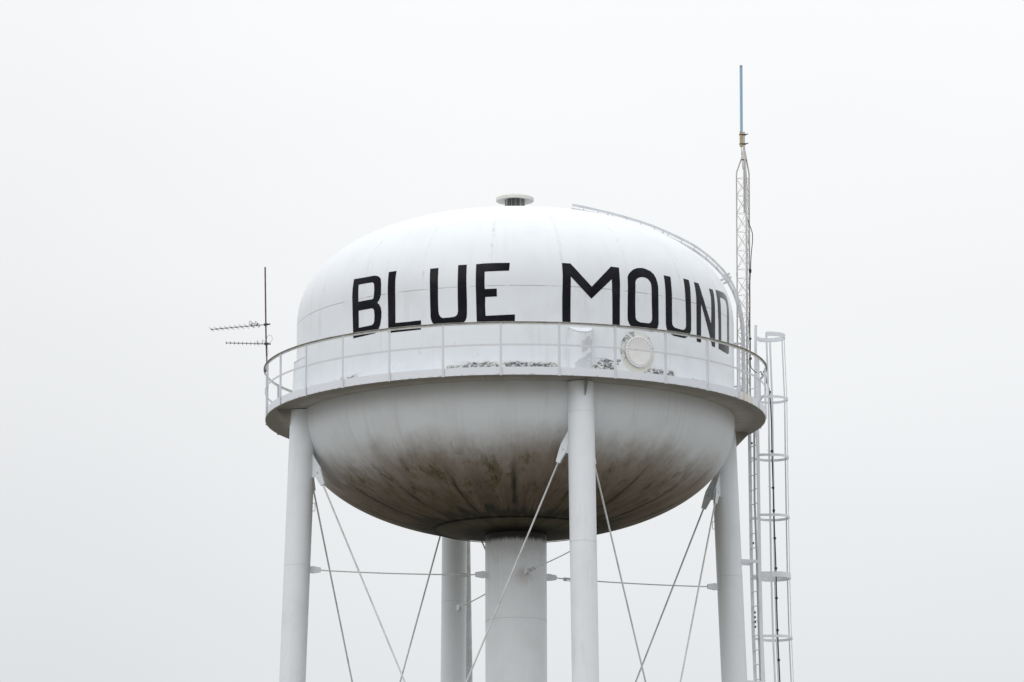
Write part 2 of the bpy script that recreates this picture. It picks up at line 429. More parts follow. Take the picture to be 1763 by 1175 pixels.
prof = [(R*cos(t)**(2/DM), ZS + DB*sin(t)**(2/DM)) for t in [pi/2*(i/60)**1.0 for i in range(60)]] + [(.02, ZS+DB)]
prof[0] = (R, ZS)
MB().lathe(prof, 256).obj('dome_roof', dome_m, T, sharp=60)
MB().lathe([(R, ZS), (R, 1.2), (R, .6), (R, .155)], 256).obj('shell', shell_m, T)
bprof = [(R*cos(t)**(2/BM), BZ - BB*sin(t)**(2/BM)) for t in [pi/2*i/60 for i in range(60)]] + [(.02, BZ-BB)]
bprof[0] = (R, BZ)
bprof = [(R, .012)] + bprof
bowl = MB().lathe(bprof, 256).obj('bowl', bowl_m, T, sharp=60)
# weld bead of the bowl's crown plate
bead_r = 1.67; bead_z = BZ - BB*(1-(bead_r/R)**BM)**(1/BM)
MB().lathe([(bead_r-.03, bead_z-.012), (bead_r, bead_z-.022), (bead_r+.03, bead_z-.008)], 96).obj('crown_weld', bowl_m, bowl)

# lettering: conformal paint patches on shell and dome, (azimuth in degrees, metres up the surface)
LETTERS = [
('B', [[[-46.52,2.351],[-42.8,2.342],[-39.21,2.341],[-38.24,2.326],[-37.38,2.291],[-36.83,2.243],[-36.59,2.14],[-36.51,2.041],[-36.55,1.912],[-36.91,1.835],[-37.68,1.762],[-37.03,1.715],[-36.6,1.655],[-36.34,1.556],[-36.44,1.428],[-36.72,1.318],[-37.28,1.219],[-37.92,1.161],[-38.7,1.147],[-42.22,1.132],[-46.12,1.126],[-46.35,1.533],[-46.57,1.989],[-46.55,2.186]],[[-44.41,2.207],[-41.93,2.206],[-39.73,2.202],[-39.18,2.187],[-38.91,2.148],[-38.76,2.031],[-38.89,1.903],[-39.05,1.865],[-39.39,1.852],[-41.7,1.852],[-44.24,1.852],[-44.31,2.027]],[[-44.15,1.669],[-41.69,1.668],[-39.52,1.668],[-39.04,1.65],[-38.77,1.612],[-38.64,1.514],[-38.71,1.402],[-38.92,1.356],[-39.5,1.326],[-41.67,1.32],[-44.07,1.318],[-44.11,1.507]]]),
('L', [[[-34.49,2.369],[-32.07,2.371],[-32.16,2.197],[-32.1,2.032],[-32.03,1.709],[-32.0,1.299],[-28.2,1.292],[-24.55,1.295],[-24.59,1.109],[-28.89,1.108],[-34.2,1.114],[-34.26,1.568],[-34.42,2.135]]]),
('U', [[[-22.23,2.337],[-19.96,2.339],[-19.94,2.104],[-19.89,1.862],[-19.87,1.621],[-19.8,1.461],[-19.63,1.388],[-19.31,1.338],[-18.68,1.306],[-17.1,1.307],[-15.64,1.315],[-15.01,1.338],[-14.72,1.372],[-14.6,1.419],[-14.66,1.675],[-14.68,1.916],[-14.67,2.159],[-14.7,2.371],[-12.43,2.373],[-12.42,2.068],[-12.35,1.826],[-12.25,1.586],[-12.26,1.362],[-12.34,1.29],[-12.65,1.228],[-13.16,1.19],[-16.89,1.186],[-20.92,1.187],[-21.46,1.23],[-21.78,1.288],[-21.91,1.345],[-22.04,1.634],[-22.11,1.955],[-22.2,2.201]]]),
('E', [[[-9.99,2.372],[-7.95,2.384],[-5.91,2.387],[-1.35,2.386],[-1.51,2.216],[-4.66,2.213],[-7.73,2.207],[-7.76,2.021],[-7.7,1.849],[-4.65,1.854],[-4.61,1.694],[-7.56,1.688],[-7.61,1.508],[-7.49,1.308],[-3.87,1.316],[-0.08,1.327],[-0.12,1.171],[-5.07,1.16],[-9.72,1.159],[-9.81,1.322],[-9.89,1.578],[-9.99,1.898],[-10.0,2.141]]]),
('M', [[[12.08,2.402],[14.3,2.4],[16.96,2.162],[19.74,1.937],[22.41,2.158],[25.36,2.394],[27.71,2.391],[27.65,2.211],[27.63,2.03],[27.53,1.628],[27.49,1.194],[25.35,1.193],[25.39,1.645],[25.31,2.125],[22.44,1.907],[19.62,1.692],[16.89,1.905],[14.23,2.12],[14.11,1.65],[14.06,1.187],[11.94,1.183],[11.93,1.659],[12.13,2.142]]]),
('O', [[[34.12,2.44],[33.08,2.423],[32.01,2.385],[31.05,2.329],[30.35,2.267],[29.99,2.205],[29.91,1.999],[29.82,1.677],[29.74,1.403],[29.85,1.324],[30.15,1.262],[30.8,1.203],[32.15,1.154],[34.84,1.153],[37.62,1.154],[38.41,1.189],[39.15,1.252],[39.48,1.344],[39.48,1.698],[39.48,2.087],[39.35,2.176],[38.99,2.273],[38.38,2.352],[37.47,2.403],[36.13,2.435],[35.14,2.447]],[[34.44,2.244],[33.81,2.233],[33.03,2.206],[32.5,2.168],[32.25,2.117],[32.14,1.889],[32.09,1.663],[32.13,1.406],[32.32,1.36],[32.78,1.328],[33.62,1.309],[34.86,1.311],[36.24,1.313],[36.88,1.335],[37.24,1.379],[37.35,1.436],[37.28,1.742],[37.26,2.065],[37.17,2.129],[36.87,2.176],[36.29,2.22],[35.44,2.244]]]),
('U', [[[41.91,2.362],[43.12,2.359],[44.33,2.356],[44.2,2.16],[44.25,1.98],[44.23,1.705],[44.22,1.414],[44.35,1.367],[44.67,1.338],[45.25,1.315],[46.65,1.307],[48.04,1.303],[48.83,1.315],[49.38,1.351],[49.58,1.402],[49.59,1.637],[49.47,1.895],[49.39,2.073],[49.41,2.222],[49.47,2.385],[50.61,2.381],[51.76,2.381],[51.79,2.253],[51.69,2.085],[51.71,1.825],[51.77,1.582],[51.72,1.355],[51.51,1.295],[50.93,1.24],[50.09,1.181],[48.96,1.144],[46.78,1.142],[44.7,1.145],[43.55,1.173],[42.57,1.219],[42.16,1.279],[41.97,1.358],[41.95,1.616],[41.96,1.874],[41.92,2.151]]]),
('N', [[[54.04,2.368],[56.18,2.367],[57.08,2.14],[59.03,1.871],[61.62,1.592],[61.77,1.795],[61.82,1.959],[61.91,2.157],[61.74,2.255],[61.55,2.334],[62.76,2.338],[63.91,2.342],[64.07,2.239],[64.01,2.121],[64.03,1.826],[63.98,1.499],[63.82,1.143],[62.05,1.146],[60.4,1.385],[58.36,1.667],[56.36,1.953],[56.27,1.558],[56.18,1.142],[55.12,1.137],[54.13,1.141],[54.12,1.449],[54.16,1.774],[54.17,2.051],[54.08,2.216]]]),
('D', [[[65.96,2.37],[69.13,2.393],[73.03,2.42],[74.61,2.411],[75.82,2.379],[76.22,2.308],[76.14,2.189],[76.0,2.053],[75.85,1.837],[75.64,1.504],[75.17,1.202],[74.6,1.164],[73.81,1.144],[69.75,1.139],[66.17,1.146],[66.27,1.433],[66.25,1.694],[66.01,1.953],[65.99,2.134],[66.02,2.268]],[[68.31,2.245],[70.25,2.257],[72.11,2.265],[73.07,2.25],[73.66,2.2],[73.83,2.136],[73.7,2.018],[73.49,1.801],[73.53,1.555],[73.41,1.332],[70.5,1.322],[68.13,1.321],[68.22,1.559],[68.19,1.804],[68.1,2.049]]])]
tt = [pi/2*i/3000 for i in range(3001)]
arc_r = [R*cos(t)**(2/DM) for t in tt]; arc_z = [DB*sin(t)**(2/DM) for t in tt]; arc_s = [0.]
arc_r[-1] = 0.
for i in range(3000): arc_s.append(arc_s[-1] + math.hypot(arc_r[i+1]-arc_r[i], arc_z[i+1]-arc_z[i]))
import bisect
def on_surface(a, s, off):
    if s <= ZS: p = az(a)*(R+off); p.z = s; return p, az(a)
    k = max(1, bisect.bisect(arc_s, s-ZS)); f = (s-ZS-arc_s[k-1])/(arc_s[k]-arc_s[k-1])
    r_ = arc_r[k-1] + (arc_r[k]-arc_r[k-1])*f; z_ = arc_z[k-1] + (arc_z[k]-arc_z[k-1])*f
    n = az(a)*((r_/R)**(DM-1)/R) + UP*((z_/DB)**(DM-1)/DB); n.normalize()
    p = az(a)*r_ + UP*(ZS+z_) + n*off
    return p, n
def letter(loops):
    bm = bmesh.new(); K = radians(1)*R
    es = []
    for lp in loops:
        vs = [bm.verts.new((a*K, s, 0)) for a, s in lp]
        es += [bm.edges.new((vs[i], vs[(i+1) % len(vs)])) for i in range(len(vs))]
    bmesh.ops.triangle_fill(bm, use_beauty=True, use_dissolve=False, edges=es, normal=(0, 0, 1))
    xs = [v.co.x for v in bm.verts]; x = math.floor(min(xs)/.12)*.12
    while x < max(xs):
        bmesh.ops.bisect_plane(bm, geom=bm.verts[:]+bm.edges[:]+bm.faces[:], dist=1e-6, plane_co=(x, 0, 0), plane_no=(1, 0, 0)); x += .12
    y = 1.1
    while y < 2.5:
        bmesh.ops.bisect_plane(bm, geom=bm.verts[:]+bm.edges[:]+bm.faces[:], dist=1e-6, plane_co=(0, y, 0), plane_no=(0, 1, 0)); y += .08
    ns = []
    for v in bm.verts:
        p, n = on_surface(v.co.x/K, v.co.y, .004); v.co = p; ns.append(n)
    me = bpy.data.meshes.new('letter'); bm.normal_update()
    for f in bm.faces:
        if f.normal.dot(f.calc_center_median()) < 0 and f.normal.x*f.calc_center_median().x + f.normal.y*f.calc_center_median().y < 0: f.normal_flip()
    bm.to_mesh(me); bm.free(); me.materials.append(let_m.m)
    me.polygons.foreach_set('use_smooth', [True]*len(me.polygons))
    me.normals_split_custom_set_from_vertices([tuple(n) for n in ns])
    o = bpy.data.objects.new('letter', me); COL.objects.link(o); o.parent = T
    return o
for ch, loops in LETTERS:
    letter(loops)['label'] = 'black painted letter ' + ch

# roof vent
v = empty('roof_vent', (0, 0, 0)); v.parent = T
MB().lathe([(.205, 4.18), (.206, 4.66)], 64).obj('vent_screen', screen_m, v)
MB().lathe([(.20, 4.655), (.36, 4.628), (.385, 4.622), (.391, 4.630), (.391, 4.682), (.384, 4.690), (.20, 4.765), (.06, 4.798), (.003, 4.80)], 96).obj('vent_cap', vent_m, v)
MB().lathe([(.30, 4.235), (.30, 4.262), (.21, 4.266)], 64).obj('vent_flange', vent_m, v)

# shell manhole
mh = empty('manhole'); mh.parent = T
mc, mn = on_surface(MA, MZ, 0); mt = tg(MA)
pad = MB(); vs = []; nr, na = 6, 72
for i in range(nr+1):
    rr_ = .43*i/nr
    for j in range(na):
        t = 2*pi*j/na
        a_ = MA + math.degrees(rr_*cos(t)*.94/R); p = az(a_)*(R+.006); p.z = MZ + rr_*sin(t)*1.0 + .01
        vs.append(p)
fs = [(i*na+j, i*na+(j+1) % na, (i+1)*na+(j+1) % na, (i+1)*na+j) for i in range(nr) for j in range(na)]
pad.add(vs, fs).obj('reinforcing_pad', pad_m, mh)
def disc(prof, n=56):
    m = MB(); vs = []; k = len(prof)
    for i in range(n):
        t = 2*pi*i/n
        vs += [mc + mt*(r*cos(t)) + UP*(r*sin(t)) + mn*h for r, h in prof]
    return m.add(vs, [(i*k+j, ((i+1) % n)*k+j, ((i+1) % n)*k+j+1, i*k+j+1) for i in range(n) for j in range(k-1)])
disc([(.255, -.03), (.255, .022), (.31, .022), (.312, .025), (.312, .042), (.30, .044)]).obj('flange', cream_m, mh)
cv = disc([(.30, .0445), (.314, .0455), (.314, .060), (.308, .063), (.245, .064), (.235, .062), (.002, .062)]).obj('cover', cream_m, mh)
bolt0 = None
for i in range(28):
    t = 2*pi*(i+.5)/28; p = mc + mt*(.280*cos(t)) + UP*(.280*sin(t))
    if bolt0 is None:
        bolt0 = MB().tube([mn*.060, mn*.080], .0095, 6).obj('bolt', galv_m, mh, False); bo = bolt0
    else:
        bo = bolt0.copy(); COL.objects.link(bo)
    bo.location = p

# centre riser column
col = MB().lathe([(.6288, -2.30), (.6288, -2.6)] + [(.6288, -2.6-.97*i) for i in range(1, 21)] + [(.6288, -ZG+.25)], 96).obj('riser_column', col_m, T)
MB().lathe([(.6335, -4.150), (.6345, -4.155), (.6335, -4.160)], 96).obj('weld_seam', col_m, col)
MB().lathe([(.62, -ZG+.40), (.95, -ZG+.40), (.95, -ZG-.1)], 48).obj('footing', conc_m, col)

# legs
LA = [16.65 + 90*k for k in range(4)]
def lr(z): return 4.495 - .037*z
def leg_pt(a, z): p = az(a)*lr(z); p.z = z; return p
def side_pt(a, z, u, dirv): return leg_pt(a, z) + dirv*u
ROD_TOP, ROD_BOT = -1.32, -13.9
legs = []
seam_z = {0: (-.62, -3.22), 1: (-3.05,), 2: (-3.1,), 3: (-3.2,)}
for k, a in enumerate(LA):
    m = grimy_leg('leg_paint_inner_grime', az(a).x, az(a).y, (.3, .30, .06, .3)[k])
    lg = MB().tube([leg_pt(a, z) for z in [-.02, -1.5] + [-3-2.0*i for i in range(10)] + [-ZG+.25]], .266, 48, cap=False).obj('leg', m, T)
    legs.append(lg)
    # part above the deck, cut by a sloping cap
    st = MB(); vs = []; nn = 40
    for i in range(nn+1):
        t = -100 + 200*i/nn; d = az(a)*cos(radians(t)) + tg(a)*sin(radians(t))
        b0 = leg_pt(a, .155) + d*.245; t0 = leg_pt(a, 1.0) + d*.235; rad = d.dot(az(a))*.235 + lr(1.)
        t0.z = 1.085 - (max(rad, R)-R)*.56
        vs += [b0, t0]
    st.add(vs, [(2*i, 2*i+2, 2*i+3, 2*i+1) for i in range(nn)]).obj('leg_stub', shell_m, lg)
    cp_ = MB(); vs = []
    for i in range(nn+1):
        t = -93 + 186*i/nn; d = az(a)*cos(radians(t)) + tg(a)*sin(radians(t))
        rad = max(d.dot(az(a))*.243 + lr(1.), R); q_ = leg_pt(a, 1.) + d*.243
        vs.append(Vector((q_.x, q_.y, 1.098 - (rad-R)*.56)))
    ctr_ = az(a)*(R-.02); ctr_.z = 1.100
    vs2 = [Vector((p.x, p.y, p.z-.014)) for p in vs]
    m_ = nn+1
    cp_.add(vs + vs2 + [ctr_], [(i, i+1, 2*m_) for i in range(nn)] + [(i, m_+i, m_+i+1, i+1) for i in range(nn)])
    cp_.obj('leg_cap', steel_m, lg)
    for zsm in seam_z[k]:
        c_ = leg_pt(a, zsm)
        ring = [c_ + Vector((cos(2*pi*i/48), sin(2*pi*i/48), 0))*.2665 for i in range(48)]
        MB().tube(ring, .004, 6, close=True).obj('weld_seam', rod_m, lg)
    # bracket plate under the deck, outward of the leg, and head plate
    MB().prism([(.255, .0), (.56, .0), (.56, -.03), (.262, -.34)], leg_pt(a, 0), az(a), UP, .014).obj('deck_bracket', under_m, lg, False)
    # lug handle on the inner side
    hp = leg_pt(a, -2.06); di = -az(a)
    MB().tube([hp+di*.25, hp+di*.315, hp+di*.325+UP*.012, hp+di*.325+UP*.148, hp+di*.315+UP*.16, hp+di*.25+UP*.16], .007, 8).obj('lug_handle', rod_m, lg)
    pb = leg_pt(a, -ZG+.25)
    ft = MB().tube([Vector((pb.x, pb.y, -ZG-.1)), Vector((pb.x, pb.y, -ZG+.28))], .62, 8).obj('footing', conc_m, lg, False)
for k in range(4):
    for dk in (1, -1):
        A_, B_ = LA[k], LA[(k+dk) % 4]
        pa, pbm = leg_pt(A_, ROD_TOP), leg_pt(B_, ROD_BOT)
        ch = (leg_pt(B_, ROD_TOP) - pa); ch.z = 0; ch.normalize(); ch2 = -ch
        top = pa + ch*.40; bot = pbm + ch2*.40
        d = (bot-top).normalized(); nrm = ch.cross(UP).normalized()
        MB().prism([(.22, .50), (.27, .40), (.47, .09), (.475, -.05), (.42, -.09), (.22, -.09)], pa, ch, UP, .02).obj('rod_gusset', steel_m, legs[k], False)
        rod = MB().tube([top + d*.15, bot - d*.15], .0175, 8).obj('sway_rod', rod_m, T)
        w_ = d.cross(nrm).normalized()
        for s_ in (-1, 1):
            MB().prism([(-.09, -.05), (-.04, -.085), (.02, -.085), (.29, -.045), (.29, .045), (.02, .085), (-.04, .085), (-.09, .05)],
                       top + nrm*(.019*s_), d, w_, .012).obj('clevis', steel_m, rod, False)
        MB().tube([top - nrm*.04, top + nrm*.04], .022, 8).obj('pin', rod_m, rod)
# tie rods between column and legs
for k, a in enumerate(LA):
    zc, zl = -3.215, -3.265
    rd = az(a); t_ = tg(a)
    p0 = rd*.6288; p0.z = zc; p1 = leg_pt(a, zl) - rd*.26
    d = (p1-p0).normalized(); L = (p1-p0).length
    pts = []
    for i in range(13):
        f = i/12; q_ = p0 + (p1-p0)*f; q_.z -= .05*4*f*(1-f)*.6; pts.append(q_)
    pts[0] = p0 + d*.22; pts[-1] = p1 - d*.2
    tr_ = MB().tube(pts, .0125, 8).obj('tie_rod', rod_m, T)
    for P_, D_ in ((p0, d), (p1, -d)):
        MB().prism([(-.02, -.055), (.10, -.055), (.10, .055), (-.02, .055)], P_, D_, UP, .014).obj('lug', steel_m, tr_, False)
        for s_ in (-1, 1):
            MB().prism([(.0, -.060), (.07, -.074), (.235, -.046), (.235, .046), (.07, .074), (.0, .060)], P_ + t_*(.016*s_), D_, UP, .01).obj('clevis', steel_m, tr_, False)
    tb0 = pts[0] + (pts[1]-pts[0]).normalized()*.20; dd_ = (pts[2]-pts[1]).normalized()
    tbm = MB()
    for s_ in (-1, 1): tbm.tube([tb0 + UP*.026*s_, tb0 + dd_*.26 + UP*.026*s_], .009, 6)
    tbm.box(tb0, dd_, UP, t_, .03, .034, .02); tbm.box(tb0 + dd_*.26, dd_, UP, t_, .03, .034, .02)
    tbm.obj('turnbuckle', galv_m, tr_, False)

# overflow pipe behind the rear leg
MB().tube([(-1.085, 4.80, -.0), (-1.085, 4.80, -.5), (-1.07, 4.82, -2.), (-1.01, 4.98, -6.), (-.80, 5.55, -21.2), (-.80, 5.9, -21.6)], .10, 20).obj('overflow_pipe', rod_m, T)

# balcony: deck plate, fascia, railing
RD = 5.1385
dk = MB().lathe([(R-.01, .0), (RD-.012, .0), (RD-.012, .014), (R-.01, .014)], 168, closed_prof=True).obj('balcony_deck', under_m, T)
MB().lathe([(RD-.010, -.004), (RD, -.004), (RD, .155), (RD-.05, .155), (RD-.05, .148), (RD-.010, .148)], 168, closed_prof=True).obj('fascia', fas_m, dk, sharp=30)
MB().lathe([(R+.003, .150), (RD-.052, .150), (RD-.052, .142), (R+.003, .142)], 168, closed_prof=True).obj('walkway_plate', steel_m, dk)
rl = empty('railing'); rl.parent = T
A0, A1 = 112.55, 99.7+360
RR = RD + .013
MB().lathe([(RR-.006, 1.000), (RR+.001, 1.000), (RR+.001, 1.047), (RR+.028, 1.047), (RR+.028, 1.055), (RR-.006, 1.055)], 160, A0, A1, closed_prof=True).obj('top_rail', rail_m, rl, sharp=30)
MB().lathe([(RR-.012, .578), (RR-.002, .578), (RR-.002, .613), (RR-.012, .613)], 160, A0, A1, closed_prof=True).obj('mid_rail', post_m, rl, sharp=30)
post0 = None
for i in range(28):
    a = 9.7 + 12.857*i
    if post0 is None:
        pm = MB()
        pm.prism([(-.022, -.006), (.022, -.006), (.022, .003), (-.013, .003), (-.013, .040), (-.022, .040)], (0, -(RD+.010), -.055), (1, 0, 0), (0, -1, 0), .001)
        pm = MB()
        # angle-iron post: L section extruded upwards
        sec = [(-.022, 0.), (.022, 0.), (.022, -.007), (-.015, -.007), (-.015, -.044), (-.022, -.044)]
        vs = [(x, -(RD+.0165) - y, z) for z in (-.018, 1.045) for x, y in sec]
        pm.add(vs, [tuple(range(6))[::-1], tuple(range(6, 12))] + [(j, (j+1) % 6, (j+1) % 6+6, j+6) for j in range(6)])
        post0 = pm.obj('post', post_m, rl, False); po = post0
    else:
        po = post0.copy(); COL.objects.link(po)
    po.rotation_euler = (0, 0, radians(a))

# ladder up the dome
rlad = empty('roof_ladder'); rlad.parent = T
LADP = [(1.179, 4.514), (1.51, 4.448), (2.087, 4.309), (2.808, 4.085), (3.55, 3.745), (3.915, 3.505), (4.190, 3.255), (4.400, 2.995), (4.546, 2.698), (4.633, 2.38), (4.689, 2.032), (4.704, 1.543), (4.704, .150)]
def smooth_path(P, n):
    out = []
    for i in range(len(P)-1):
        p0, p1, p2, p3 = (P[max(i-1, 0)], P[i], P[i+1], P[min(i+2, len(P)-1)])
        for j in range(n):
            t = j/n
            out.append(tuple(.5*((2*b_)+(-a_+c_)*t+(2*a_-5*b_+4*c_-d_)*t*t+(-a_+3*b_-3*c_+d_)*t**3) for a_, b_, c_, d_ in zip(p0, p1, p2, p3)))
    return out + [P[-1]]
LP = smooth_path(LADP, 4); LAZ = 92.
e, tv = az(LAZ), tg(LAZ)
for s_ in (-1, 1):
    pts = [e*r_ + UP*z_ + tv*(.19*s_) for r_, z_ in LP]; nr = []
    for i in range(len(LP)):
        a_, b_ = LP[max(i-1, 0)], LP[min(i+1, len(LP)-1)]; dr, dz = b_[0]-a_[0], b_[1]-a_[1]
        nr.append(e*(-dz) + UP*dr)
    MB().strip(pts, nr, .024, .006).obj('stringer', ladder_m, rlad, sharp=40)
acc = 0.; nxt = .25; rung0 = None
for i in range(len(LP)-1):
    (ra, za), (rb, zb) = LP[i], LP[i+1]; sl = math.hypot(rb-ra, zb-za)
    while acc + sl > nxt:
        f = (nxt-acc)/sl; p = e*(ra+(rb-ra)*f) + UP*(za+(zb-za)*f)
        if rung0 is None: rung0 = MB().tube([tv*-.19, tv*.19], .009, 8).obj('rung', ladder_m, rlad); ro = rung0
        else: ro = rung0.copy(); COL.objects.link(ro)
        ro.location = p; nxt += .305
    acc += sl
for (r0_, z0_, r1_, z1_) in ((4.262, 3.010, 4.43, 3.075), (4.318, 2.945, 4.46, 3.005), (1.9, 4.09, 1.92, 4.36), (3.0, 3.77, 3.06, 3.97), (4.49, 1.6, 4.71, 1.6), (4.49, .7, 4.71, .7)):
    for s_ in (-1, 1):
        q0 = e*r0_ + UP*z0_ + tv*(.197*s_); q1 = e*r1_ + UP*z1_ + tv*(.197*s_)
        MB().bar(q0, q1, UP if abs(r1_-r0_) > .08 else e, .022, .005).obj('standoff', ladder_m, rlad, False)

# caged access ladder outside the balcony
cl = empty('caged_ladder'); cl.parent = T
def lad_c(z):                                     # centre line of the ladder: x, y at height z
    P = [(2.4, 4.955), (0., 4.952), (-2.7, 4.962), (-4.2, 4.985), (-5.3, 5.022), (-ZG+.1, 5.60)]
    for (za, xa), (zb, xb) in zip(P, P[1:]):
        if z >= zb: x = xa + (xb-xa)*(za-z)/(za-zb); return Vector((x, 1.50 + max(0, -z)*.010, z))
TV = Vector((.38, -.925, 0)).normalized(); NV = Vector((.925, .38, 0)).normalized()
for s_, zt in ((1, .9), (-1, .3)):
    zsr = [zt, .25, 0., -1.35, -2.7, -4.2, -5.3, -12, -ZG+.1]
    MB().strip([lad_c(z) + TV*(.2*s_) for z in zsr], [NV]*len(zsr), .036, .006).obj('stringer', steel_m, cl, False)
q_up = lad_c(1.) + Vector((.075, .19, 0))
MB().strip([(q_up.x - .035, q_up.y, -.05), (q_up.x - .02, q_up.y, .9), (q_up.x + .004, q_up.y, 2.335)], [NV]*3, .030, .006).obj('stringer', steel_m, cl, False)
r0_ = None; z = .95; 
while z > -ZG+.3:
    n_up = z > .9
    if r0_ is None: r0_ = MB().tube([TV*-.19, TV*.19], .0105, 8).obj('rung', steel_m, cl); ro = r0_; 
    else: ro = r0_.copy(); COL.objects.link(ro)
    ro.location = lad_c(z)
    if z > .95: pass
    z -= .3045
def hoop(z, hh, a0, a1, th=.004):
    ho, hr = (.36, .35) if z > 1.9 else (.40, .36)
    c_ = lad_c(z) + NV*ho; pts, sd_ = [], []
    if a0 <= -90: pts.append(lad_c(z) - TV*.2 + NV*.0 if z < 1.9 else Vector((q_up.x + .004, q_up.y, z))); 
    n_ = 28
    for i in range(n_+1):
        t = radians(a0 + (a1-a0)*i/n_); pts.append(c_ + NV*(hr*cos(t)) + TV*(hr*sin(t)))
    if 90 <= a1 < 110: pts.append(lad_c(z) + TV*.2)
    return MB().strip(pts, [UP]*len(pts), hh, th)
z = 2.07; k = 0; hz = []
ZH = [(2.07, .045), (.742, .026), (-.485, .026), (-1.745, .026), (-2.985, .055), (-4.272, .026), (-5.50, .026), (-6.74, .026)]
zq = -8.0
while zq > -ZG+2.6: ZH.append((zq, .055 if len(ZH) % 4 == 0 else .026)); zq -= 1.25
for z, hh in ZH:
    hoop(z, hh, -95, 122 if z > 1.9 else 95).obj('hoop', steel_m, cl, sharp=40)
for t in (122, 42, -9, -59.5):
    t_ = radians(t); pts = []; 
    for z in (2.10, .742, -.485, -1.745, -2.985, -4.272, -5.50, ZH[-1][0]-.05):
        ho, hr = (.36, .343) if z > 1.9 else (.40, .353)
        pts.append(lad_c(z) + NV*(ho + hr*cos(t_)) + TV*(hr*sin(t_)))
    MB().strip(pts, [NV*-sin(t_) + TV*cos(t_)]*len(pts), .020, .004).obj('cage_bar', steel_m, cl, False)
for zb in (-2.72, -5.24, -9., -13., -17., -20.5):
    for s_ in (-1, 1):
        q1 = lad_c(zb) + TV*(.205*s_); q0 = leg_pt(LA[1], zb) + TV*(.17*s_) + NV*.15
        MB().bar(q0, q1 + NV*.03, UP, .032, .005).obj('leg_bracket', steel_m, cl, False)
for s_ in (-1, 1):
    q1 = lad_c(.08) + TV*(.205*s_); q0 = q1 - NV*.22
    MB().bar(q0, q1, UP, .03, .005).obj('deck_bracket', steel_m, cl, False)
# conduit beside the rungs
cd = MB().tube([(4.972, 1.60, .3), (4.972, 1.60, 0), (4.962, 1.60, -1.374), (4.993, 1.61, -2.534), (5.020, 1.63, -4.2), (5.045, 1.64, -5.3), (5.61, 1.80, -ZG+.05)], .022, 12).obj('conduit', galv_m, T)
for zb in (.05, -.2, -3.75, -3.85, -3.95, -4.05, -2.3):
    MB().box(lad_c(zb) + Vector((-.035, .05, 0)), NV, TV, UP, .012, .015, .022).obj('strap', dark_m, cd, False)

# ------------------------------------------------------------------ lattice mast and its antenna
LM = empty('lattice_mast', (4.755, .80, ZG+.155))
tag(LM, 'slim grey galvanised triangular lattice mast standing on the tank balcony beside the letter D', 'mast')
LO = Vector((4.755, .80, .155))
lean = Vector((.0055, 0, 1.))
angs = [math.asin(v_) for v_ in (-.975,)]
mr = .150
dirs = [Vector((-.98, .20, 0)), Vector((.28, -.96, 0)), Vector((.80, .62, 0))]
cx = Vector((-.0095, 0, 0))
def mp_(i, z):                                    # z measured from the deck origin of the tower
    h = z - LO.z; return cx + Vector((lean.x*h, 0, h)) + dirs[i].normalized()*mr
for i in range(3):
    pts = [mp_(i, z) for z in (.16, 1.5, 3.24, 5.36)] ; topc = Vector((lean.x*5.6+.008, 0, 5.80-LO.z))
    b0, b1 = mp_(i, 5.41), topc + dirs[i].normalized()*.028
    pts += [b0 + (b1-b0)*.02, b0*.5 + b1*.5, b1, b1 + Vector((0, 0, .04))]
    MB().tube(pts, .0150, 10).obj('leg', galv_m, LM)
    MB().tube([mp_(i, 3.20), mp_(i, 3.28)], .020, 10).obj('joint_sleeve', galv_m, LM)
    MB().box(mp_(i, .165), (1, 0, 0), (0, 1, 0), UP, .035, .035, .006).obj('foot_plate', galv_m, LM, False)
zlev = [.35, .76, 1.17, 1.58, 1.99, 2.40, 2.79, 3.15, 3.34, 3.74, 4.14, 4.53, 4.91, 5.28]
for j in range(len(zlev)-1):
    za, zb = zlev[j], zlev[j+1]
    bz = MB()
    for i in range(3):
        k = (i+1) % 3
        bz.tube([mp_(i, za), mp_(k, za)], .0042, 5)
        if zb - za > .25:
            bz.tube([mp_(i, za+.01), mp_(k, zb-.01)], .0042, 5); bz.tube([mp_(k, za+.01), mp_(i, zb-.01)], .0042, 5)
    bz.obj('lattice_bay', galv_m, LM)
bz = MB()
for i in range(3): bz.tube([mp_(i, 5.28), mp_((i+1) % 3, 5.28)], .0042, 5)
bz.obj('lattice_bay', galv_m, LM)
tp = Vector((.036, 0, 0))
MB().tube([Vector((.029, 0, 4.54-LO.z)), Vector((.036, 0, 6.275-LO.z))], .0205, 14).obj('top_pipe', galv_m, LM)
MB().lathe([(.062, 5.68), (.055, 5.76), (.030, 5.88), (.021, 5.97)], 20).obj('top_collar', galv_m, LM).location = (.033, 0, -LO.z)
AN = empty('stick_antenna', (4.7325, .80, ZG+5.93))
tag(AN, 'pale blue fibreglass stick antenna with tan base clamped to the tip of the lattice mast', 'antenna')
MB().tube([(.0, 0, .03), (.0, 0, .345)], .0335, 18).obj('base_sleeve', tan_m, AN)
MB().tube([(.0, 0, .345), (.006, 0, .36), (.0135, 0, 1.735)], .0300, 18).obj('radome', blue_m, AN)
MB().tube([(.0135, 0, 1.735), (.0135, 0, 1.775)], .0310, 18).obj('end_cap', alu_m, AN)
for zc in (.085, .285):
    cm = MB(); cm.box((.035, 0, zc), (1, 0, 0), (0, 1, 0), UP, .07, .035, .009)
    cm.tube([(.05, -.03, zc), (.148, -.05, zc+.004)], .010, 6); cm.tube([(-.045, 0, zc), (.10, 0, zc)], .008, 6)
    cm.obj('clamp', dark_m, AN, False)
MB().tube([(.0, 0, .03), (.002, 0, -.1), (.012, .01, -.24), (.03, .03, -.45)], .008, 6).obj('pigtail', graycable_m, AN)

